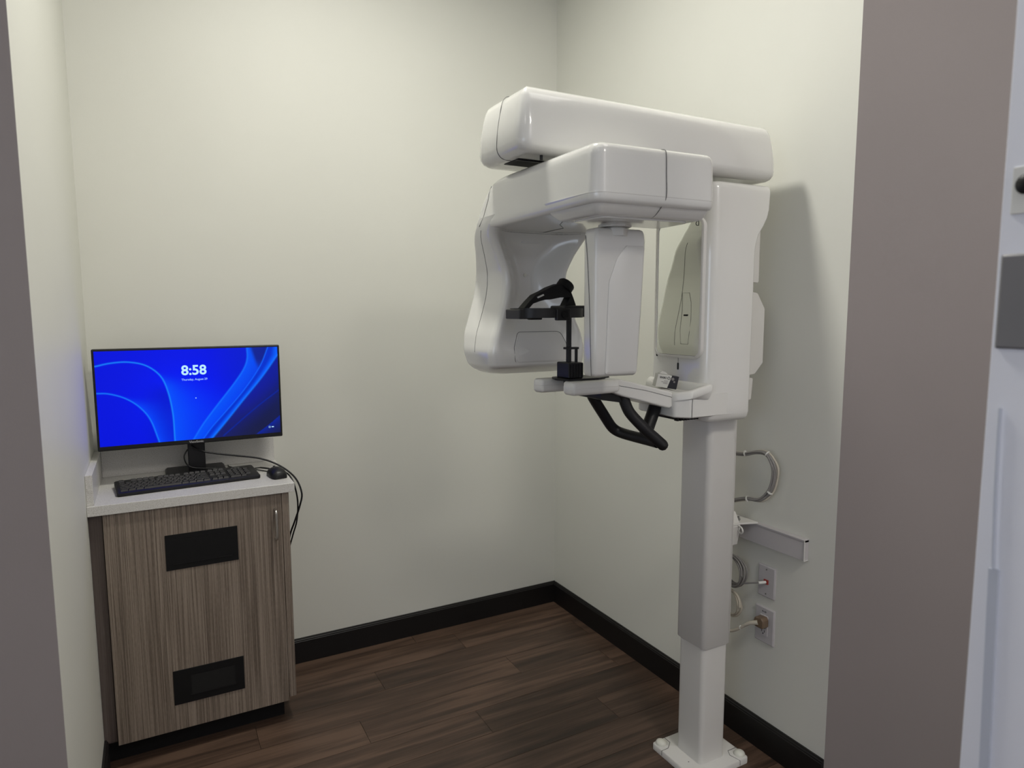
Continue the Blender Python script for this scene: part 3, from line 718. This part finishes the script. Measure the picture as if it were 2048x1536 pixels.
pth = [(-0.13, -1.21, 1.045), (-0.075, -1.245, 1.043), (-0.05, -1.30, 1.045), (-0.04, -1.344, 1.059), (-0.035, -1.381, 1.057), (-0.030, -1.409, 1.017), (-0.030, -1.409, 0.971), (-0.035, -1.397, 0.930), (-0.045, -1.366, 0.897), (-0.055, -1.322, 0.892), (-0.07, -1.27, 0.874), (-0.12, -1.21, 0.85)]
for dx, dy, dz, r, m_ in ((0, 0, 0, 0.0045, 'grey_cable'), (-0.006, 0.007, -0.001, 0.0034, 'grey_cable'), (0.006, -0.006, 0.002, 0.0036, 'beige_cable'), (-0.004, 0.002, -0.006, 0.003, 'grey_cable')):
    tube('cord', [(x+dx, y+dy*(1 if abs(z-0.97) < 0.08 else 0.3), z+dz*(1 if z > 0.97 else -1)) for x, y, z in pth], r, m_, wc)
for i_ in (2, 4, 7, 9):
    p0 = Vector(pth[i_]); d_ = (Vector(pth[i_+1])-Vector(pth[i_-1])).normalized()
    V, F = tube_geo([p0-d_*0.002, p0+d_*0.002], 0.0105, 10)
    put('cable_tie', V, F, 'clear_tie', wc)

# ---------------------------------------------------------------- cabinet and worktop
cb_ = thing('base_cabinet', 'grey-brown wood laminate base cabinet against the left wall', 'cabinet', (-1.71, -0.22, 0))
box('carcass', -2.018, -1.43, -0.408, -0.003, 0.09, 0.8815, 'laminate_dark', cb_)
box('filler_strip', -2.0215, -1.9835, -0.414, -0.39, 0.096, 0.8815, 'laminate_dark', cb_, bevel=0.001)
box('end_panel', -1.4285, -1.404, -0.4295, -0.015, 0.100, 0.8815, 'laminate', cb_, bevel=0.001)
box('toe_kick', -2.018, -1.44, -0.365, -0.35, 0.0, 0.092, 'black_matte', cb_)
dr = box('door', -1.9815, -1.4295, -0.430, -0.410, 0.087, 0.8815, 'laminate', cb_, bevel=0.0012)
for zc in (0.722, 0.241):
    fr = prism('vent_frame', [(-1.8085, zc-0.0615), (-1.5815, zc-0.0615), (-1.5815, zc+0.0615), (-1.8085, zc+0.0615)], 'y', -0.4325, -0.4295, 'black_matte', dr, bevel=0.0008)
    hi_ = zc < 0.5
    iz0, iz1 = (zc-0.034, zc+0.034) if hi_ else (zc-0.040, zc+0.044)
    ix0, ix1 = (-1.753, -1.612) if hi_ else (-1.785, -1.605)
    prism('vent_lip', [(ix0-0.003, iz0-0.003), (ix1+0.003, iz0-0.003), (ix1+0.003, iz0), (ix0-0.003, iz0)], 'y', -0.4340, -0.4320, 'black', dr)
    prism('vent_mesh', [(ix0, iz0), (ix1, iz0), (ix1, iz1), (ix0, iz1)], 'y', -0.4331, -0.4320, 'mesh_dark' if hi_ else 'black_matte', dr)
hp = [(-1.4535, -0.430, 0.825), (-1.4535, -0.447, 0.825), (-1.4535, -0.457, 0.820), (-1.4535, -0.460, 0.808), (-1.4535, -0.460, 0.735), (-1.4535, -0.457, 0.722), (-1.4535, -0.447, 0.717), (-1.4535, -0.430, 0.717)]
tube('door_handle', hp, 0.0042, 'chrome', dr, n=12)
wt = thing('worktop', 'white speckled quartz worktop with upstands on the laminate cabinet', 'worktop', (-1.70, -0.22, 0.8823))
box('slab', -2.0215, -1.384, -0.4425, -0.002, 0.8823, 0.915, 'quartz', wt, bevel=0.0015)
box('back_upstand', -2.0005, -1.3875, -0.0215, -0.002, 0.9152, 1.0135, 'quartz', wt, bevel=0.001)
box('side_upstand', -2.0215, -2.001, -0.428, -0.002, 0.9152, 1.0135, 'quartz', wt, bevel=0.001)

# ---------------------------------------------------------------- monitor
mn = thing('computer_monitor', 'black widescreen monitor showing a blue lock screen on the worktop', 'monitor', (-1.685, -0.12, 0.915))
mx0, mx1, mz0, mz1, my = -1.9965, -1.3790, 1.0455, 1.4025, -0.200
case = box('case', mx0, mx1, my, my+0.028, mz0, mz1, 'black', mn, bevel=0.004)
prism('rear_bulge', rpoly([(-1.86, 1.07), (-1.52, 1.07), (-1.56, 1.30), (-1.82, 1.30)], 0.02, 4), 'y', my+0.027, my+0.055, 'black_matte', case, bevel=0.01)
scx0, scx1, scz0, scz1 = mx0+0.0075, mx1-0.0075, mz0+0.0165, mz1-0.0075
# picture: blue abstract ribbons
NX, NZ = 330, 186
U_, V_ = np.meshgrid(np.linspace(0, 1, NX), np.linspace(0, 1, NZ))   # v down
def sm(a, b, x):
    q = np.clip((x-a)/(b-a), 0, 1); return q*q*(3-2*q)
def crv(tab):
    p = smooth_path([(a, b, 0) for a, b in tab], 14); return np.array([(q.x, q.y) for q in p])
def dist(tab):
    c = crv(tab); d = np.full(U_.shape, 9.0)
    for i in range(len(c)-1):
        a, b = c[i]*np.array([1.78, 1]), c[i+1]*np.array([1.78, 1]); ab = b-a
        tt = np.clip(((U_*1.78-a[0])*ab[0]+(V_-a[1])*ab[1])/max(1e-9, ab@ab), 0, 1)
        d = np.minimum(d, np.hypot(U_*1.78-a[0]-tt*ab[0], V_-a[1]-tt*ab[1]))
    return d
def uat(tab):
    c = crv(tab); o_ = np.argsort(c[:, 1]); return np.interp(V_, c[o_, 1], c[o_, 0])
A = [(0, 0.155), (0.08, 0.125), (0.17, 0.12), (0.26, 0.165), (0.33, 0.28), (0.365, 0.45), (0.385, 0.70), (0.388, 1.0)]
B = [(0, 0.435), (0.06, 0.445), (0.14, 0.50), (0.21, 0.60), (0.265, 0.75), (0.305, 1.0)]
Cc = [(0.818, -0.01), (0.818, 0.12), (0.795, 0.24), (0.735, 0.40), (0.63, 0.64), (0.55, 0.83), (0.49, 1.0)]
Dd = [(0.945, -0.01), (0.89, 0.22), (0.79, 0.48), (0.67, 0.73), (0.60, 0.87), (0.545, 1.0)]
Ee = [(1.0, 0.09), (0.90, 0.34), (0.78, 0.60), (0.68, 0.82), (0.595, 1.0)]
Ff = [(1.0, 0.50), (0.85, 0.70), (0.66, 0.985)]
Gg = [(1.0, 0.80), (0.93, 0.90), (0.85, 1.0)]
pic = np.zeros(U_.shape+(3,))
def over(colr, al):
    global pic
    pic = pic*(1-al[..., None])+np.array(colr)*al[..., None]
over((0.0, 0.006, 0.72), np.ones_like(U_))
over((0.0, 0.010, 0.92), np.exp(-((U_-0.45)/0.25)**2-((V_-0.55)/0.5)**2))
over((0.0, 0.014, 0.55), 0.55*sm(0.55, 0.85, U_)*(1-sm(0.3, 0.7, V_)))
a_ = U_-uat([(q[0], q[1]) for q in A if q[1] >= 0.12 and q[0] >= 0.17])
over((0.0, 0.085, 0.98), np.where((a_ > 0) & (V_ > 0.22), np.exp(-np.clip(a_, 0, 9)/(0.035+0.11*sm(0.2, 0.75, V_)))*sm(0.22, 0.42, V_), 0)*0.95)
over((0.0, 0.008, 0.58), np.where((a_ < 0) & (V_ > 0.3) & (U_ > 0.18), 0.75*sm(0.18, 0.36, U_)*sm(0.3, 0.5, V_), 0))
b_ = U_-uat(B)
over((0.0, 0.06, 0.95), np.where((b_ > 0) & (a_ < 0), np.exp(-np.clip(b_, 0, 9)/0.055)*sm(0.46, 0.62, V_), 0))
c_ = U_-uat(Cc); d_ = U_-uat(Dd); e_ = U_-uat(Ee)
over((0.0, 0.085, 0.95), np.where((c_ > 0) & (d_ < 0), np.clip(1-0.45*c_/np.maximum(c_-d_, 1e-3), 0, 1), 0))
dark = np.where((c_ > 0.012) & (d_ < 0) & (V_ < 0.30), sm(0.33, 0.12, V_)*sm(0.0, 0.03, U_-(0.825+0.16*V_)), 0)
over((0.004, 0.010, 0.22), dark*0.9)
over((0.0, 0.030, 0.62), np.where((d_ > 0) & (e_ < 0), 1.0, 0))
over((0.0, 0.12, 1.0), np.where((d_ > 0) & (e_ < 0), sm(0.35, 1.0, d_/np.maximum(d_-e_, 1e-3)), 0))
over((0.006, 0.012, 0.10), np.where(e_ > 0, 0.55+0.45*sm(0, 0.25, e_), 0))
over((0.010, 0.012, 0.045), np.where(e_ > 0, sm(0.35, 1.0, V_)*0.75, 0))
over((0.0, 0.02, 0.36), np.where(e_ > 0, np.exp(-(dist(Ff)/0.007)**2)*0.8, 0))
over((0.0, 0.02, 0.42), np.where((e_ > 0) & (U_-uat(Gg) > 0), 0.75*np.exp(-(U_-uat(Gg))/0.06), 0))
for tab, wd, cl in ((A, 0.007, (0.008, 0.25, 1.0)), (B, 0.007, (0.006, 0.20, 1.0)), (Cc, 0.008, (0.004, 0.16, 1.0)), (Dd, 0.006, (0.004, 0.13, 1.0)), (Ee, 0.009, (0.004, 0.17, 1.0))):
    over(cl, np.exp(-(dist(tab)/wd)**2)*0.9)
xs = scx0+(scx1-scx0)*np.linspace(0, 1, NX); zs = scz1+(scz0-scz1)*np.linspace(0, 1, NZ)
V = [(x, my-0.0004, z) for z in zs for x in xs]
F = [(j*NX+i, (j+1)*NX+i, (j+1)*NX+i+1, j*NX+i+1) for j in range(NZ-1) for i in range(NX-1)]
scr = put('screen', V, F, 'screen', mn)
ca_ = scr.data.color_attributes.new('pic', 'FLOAT_COLOR', 'POINT')
ca_.data.foreach_set('color', np.concatenate([pic.reshape(-1, 3), np.ones((NX*NZ, 1))], 1).astype(np.float32).ravel())
def su(u, v): return (scx0+(scx1-scx0)*u, my-0.0008, scz1+(scz0-scz1)*v)
text('clock_text', '8:58', 0.049, su(0.512, 0.235), (1, 0, 0), (0, 0, 1), 'screen_text', scr, 0.0001, bold=0.0012)
text('date_text', 'Thursday, August 29', 0.0103, su(0.513, 0.333), (1, 0, 0), (0, 0, 1), 'screen_text2', scr, 0.0001, bold=0.00015)
def outline(name, u, v, a, b, th_):
    x, y, z = su(u, v)
    for (p, q, r_, s) in ((-a, a, b-th_, b), (-a, a, -b, -b+th_), (-a, -a+th_, -b, b), (a-th_, a, -b, b)):
        box(name, x+p, x+q, y-0.0001, y, z+r_, z+s, 'screen_text', scr)
outline('network_icon', 0.934, 0.928, 0.0032, 0.0032, 0.0011)
x, y, z = su(0.953, 0.928)
box('battery_icon', x-0.004, x+0.004, y-0.0001, y, z-0.0018, z+0.0018, 'screen_text', scr)
x, y, z = su(0.515, 0.54)
box('cursor_dot', x-0.0018, x+0.0018, y-0.0001, y, z-0.002, z+0.002, 'screen_text2', scr)
text('lettering', 'ViewSonic', 0.0115, ((mx0+mx1)/2+0.003, my-0.0006, mz0+0.0075), (1, 0, 0), (0, 0, 1), 'legend', case, 0.0002, bold=0.0003)
box('stand_neck', -1.7135, -1.6545, -0.150, -0.125, 0.925, 1.12, 'black', mn, bevel=0.003)
bpz = rpoly([(-1.792, -0.166), (-1.583, -0.166), (-1.583, -0.028), (-1.792, -0.028)], 0.012, 4)
bpi = rpoly([(-1.792, -0.166), (-1.583, -0.166), (-1.583, -0.028), (-1.792, -0.028)], 0.012, 4, 0.006)
loft('stand_base', [[(a, b, 0.9153) for a, b in bpz], [(a, b, 0.926) for a, b in bpz], [(a, b, 0.9315) for a, b in bpi]], 'black', mn)
# ---------------------------------------------------------------- keyboard
KA = math.radians(5.2)
kb_ = thing('keyboard', 'black full-size computer keyboard in front of the monitor', 'keyboard', (-1.941, -0.358, 0.9152), KA, True)
KW, KD = 0.462, 0.150
def kz(y): return 0.013+0.011*y/KD
ko_ = rpoly([(0, 0), (KW, 0), (KW, KD), (0, KD)], 0.01, 4)
ki_ = rpoly([(0, 0), (KW, 0), (KW, KD), (0, KD)], 0.01, 4, 0.004)
loft('key_deck', [[(x, y, 0.0) for x, y in ki_], [(x, y, 0.003) for x, y in ko_], [(x, y, kz(y)-0.002) for x, y in ko_], [(x, y, kz(y)) for x, y in ki_]], 'black', kb_, sharp=45)
keymesh = {}
def add_key(x, y, wd, hd_):
    key = (round(wd, 4), round(hd_, 4))
    z = kz(y)
    if key not in keymesh:
        a, b = wd/2-0.0007, hd_/2-0.0007
        o = loft('key', [[(sx*a+x, sy_*b+y, z-0.001) for sx, sy_ in ((-1, -1), (1, -1), (1, 1), (-1, 1))], [(sx*(a-0.002)+x, sy_*(b-0.0022)+y+0.0006, z+0.006) for sx, sy_ in ((-1, -1), (1, -1), (1, 1), (-1, 1))]], 'key', kb_)
        keymesh[key] = (o, o.location.z-z)
    else:
        src, dz = keymesh[key]
        o = src.copy(); COL.objects.link(o); o.parent = kb_
        o.location = (x, y, z+dz)
u = 0.0187
ky = [0.022+0.0187*i for i in range(5)]+[0.128]
def rowk(x0, widths, y, h=0.0175):
    x = x0
    for q in widths:
        if q > 0: add_key(x+q*u/2, y, q*u, h)
        x += abs(q)*u
x0 = 0.012
rowk(x0, [1.25, 1.25, 1.25, 6.25, 1.25, 1.25, 1.25, 1.25], ky[0])
rowk(x0, [2.25]+[1]*10+[2.75], ky[1])
rowk(x0, [1.75]+[1]*11+[2.25], ky[2])
rowk(x0, [1.5]+[1]*12+[1.5], ky[3])
rowk(x0, [1]*13+[2], ky[4])
rowk(x0, [1, -1, 1, 1, 1, 1, -0.5, 1, 1, 1, 1, -0.5, 1, 1, 1, 1], ky[5], 0.014)
nx0 = x0+15.3*u
rowk(nx0, [1, 1, 1], ky[0]); rowk(nx0, [-1, 1], ky[1]); rowk(nx0, [1, 1, 1], ky[3]); rowk(nx0, [1, 1, 1], ky[4]); rowk(nx0, [1, 1, 1], ky[5], 0.014)
px0 = x0+18.6*u
rowk(px0, [2, 1], ky[0]); rowk(px0, [1, 1, 1], ky[1]); rowk(px0, [1, 1, 1, 1], ky[2]); rowk(px0, [1, 1, 1], ky[3]); rowk(px0, [1, 1, 1, 1], ky[4])
rowk(px0+3*u, [1], ky[1]); rowk(px0+3*u, [1], ky[3])
LV, LF = [], []
for o in [c for c in kb_.children if c.name.startswith('key') and 'deck' not in c.name]:
    c = o.location; zt = c.z+0.0036
    for k in range(1):
        a = c.x-0.0038+random.uniform(0, 0.001); b = c.y+0.0022-k*0.0040; wd = random.uniform(0.0012, 0.0022)
        n0 = len(LV)
        LV += [(a, b-0.0007, zt), (a+wd, b-0.0007, zt), (a+wd, b+0.0007, zt), (a, b+0.0007, zt)]
        LF.append((n0, n0+1, n0+2, n0+3))
tag(put('key_legends', LV, LF, 'legend', kb_), kind='stuff')
for k in range(3):
    box('indicator_mark', px0+k*0.012+0.022, px0+k*0.012+0.029, 0.1285, 0.1305, kz(0.128)-0.0002, kz(0.128)+0.0004, 'legend', kb_)
# ---------------------------------------------------------------- mouse
ms_ = thing('computer_mouse', 'small black corded mouse beside the right end of the keyboard', 'mouse', (-1.425, -0.315, 0.9152), math.radians(8), True)
secs = []
for y, hw, h in ((-0.050, 0.012, 0.012), (-0.047, 0.022, 0.022), (-0.035, 0.028, 0.031), (-0.010, 0.0295, 0.037), (0.015, 0.028, 0.035), (0.035, 0.027, 0.028), (0.047, 0.023, 0.019), (0.050, 0.016, 0.013)):
    secs.append([(hw*math.copysign(abs(math.cos(a))**0.75, math.cos(a)), y, 0.0005+h*max(0, math.sin(a))**0.7 if math.sin(a) > 0 else 0.0005) for a in [math.pi*k/14 for k in range(15)]])
loft('shell', secs, 'black', ms_, sharp=50)
lathe('scroll_wheel', [(0.001, -0.003), (0.008, -0.003), (0.008, 0.003), (0.001, 0.003)], (0, 0.028, 0.0275), 'x', 'black_matte', ms_, n=18)
tube('button_gap', [(0, 0.049, 0.015), (0, 0.040, 0.0255), (0, 0.020, 0.0345), (0, 0.0, 0.0369)], 0.0006, 'seam', ms_, n=6)
# ---------------------------------------------------------------- cables on the worktop
mcb = thing('monitor_cable', 'black cables running from the monitor stand over the worktop edge', 'cable', (-1.50, -0.2, 0.92))
tube('cord', [(-1.70, -0.155, 1.030), (-1.675, -0.178, 1.016), (-1.64, -0.186, 1.004), (-1.556, -0.20, 0.987), (-1.469, -0.22, 0.970), (-1.402, -0.25, 0.940), (-1.353, -0.28, 0.894), (-1.334, -0.30, 0.837), (-1.342, -0.30, 0.789), (-1.363, -0.29, 0.723), (-1.380, -0.27, 0.660), (-1.39, -0.24, 0.55), (-1.392, -0.22, 0.40)], 0.0034, 'black', mcb)
tube('cord', [(-1.46, -0.15, 0.919), (-1.415, -0.21, 0.919), (-1.389, -0.275, 0.9195), (-1.374, -0.31, 0.905), (-1.363, -0.33, 0.868), (-1.350, -0.30, 0.80), (-1.349, -0.26, 0.717), (-1.361, -0.22, 0.643), (-1.385, -0.19, 0.53), (-1.39, -0.18, 0.40)], 0.0030, 'black', mcb)
tube('cord', [(-1.70, -0.13, 1.03), (-1.722, -0.15, 1.005), (-1.727, -0.158, 0.985), (-1.718, -0.16, 0.962), (-1.695, -0.165, 0.948), (-1.62, -0.175, 0.938), (-1.58, -0.16, 0.926), (-1.52, -0.16, 0.9195), (-1.46, -0.15, 0.919)], 0.0026, 'black', mcb)
def mouse_local(p): return Matrix.Rotation(-math.radians(8), 4, 'Z') @ (Vector(p)-Vector((-1.425, -0.315, 0.9152)))
tube('cord', [mouse_local(p) for p in ((-1.430, -0.268, 0.925), (-1.435, -0.245, 0.9185), (-1.455, -0.21, 0.918), (-1.48, -0.175, 0.918), (-1.53, -0.13, 0.918), (-1.565, -0.07, 0.918), (-1.568, -0.035, 0.918))], 0.0020, 'black', ms_)

# ---------------------------------------------------------------- things on the near wall at the right edge
sw = thing('grey_wall_plate', 'grey rectangular plate on the white wall at the right edge of the photo', 'wall plate', (-0.81, -2.448, 1.48))
o = rpoly([(-2.4855, 1.480), (-2.4135, 1.480), (-2.4135, 1.604), (-2.4855, 1.604)], 0.003, 3)
i_ = rpoly([(-2.4855, 1.480), (-2.4135, 1.480), (-2.4135, 1.604), (-2.4855, 1.604)], 0.003, 3, 0.003)
loft('plate', [[(-0.81, a, b) for a, b in o], [(-0.8135, a, b) for a, b in o], [(-0.816, a, b) for a, b in i_]], 'plate_grey', sw, sharp=30)
box('rocker', -0.8195, -0.8155, -2.473, -2.4525, 1.515, 1.57, 'white_plastic', sw, bevel=0.001)
hk = thing('wall_hook', 'dark knob hook on the white wall above the grey plate', 'hook', (-0.81, -2.433, 1.67))
box('backplate', -0.813, -0.81, -2.455, -2.419, 1.655, 1.715, 'white_plastic', hk, bevel=0.001)
lathe('knob', [(0.006, 0.0), (0.006, -0.006), (0.012, -0.008), (0.013, -0.013), (0.010, -0.016), (0.001, -0.017)], (-0.813, -2.4415, 1.69), 'x', 'black', hk, n=20)
tag(tube('pull_cord', [(-0.8135, -2.426, 1.40), (-0.8135, -2.4265, 1.356), (-0.8135, -2.4285, 1.27), (-0.8135, -2.4325, 1.18)], 0.0022, 'pale_blue', None), 'thin pale cord hanging on the white wall below the grey plate', 'cord')  # narrow shadow streak on the wall, modelled as a pale tube
tag(prism('cable_cover', [(-2.4265, 1.178), (-2.4395, 1.180), (-2.452, 0.70), (-2.439, 0.70)], 'x', -0.8145, -0.81, 'pale_blue', None, bevel=0.001), 'pale blue-grey cable cover strip low on the white wall at the right edge', 'cable cover')  # wider shadow streak, shaped as a thin pale strip
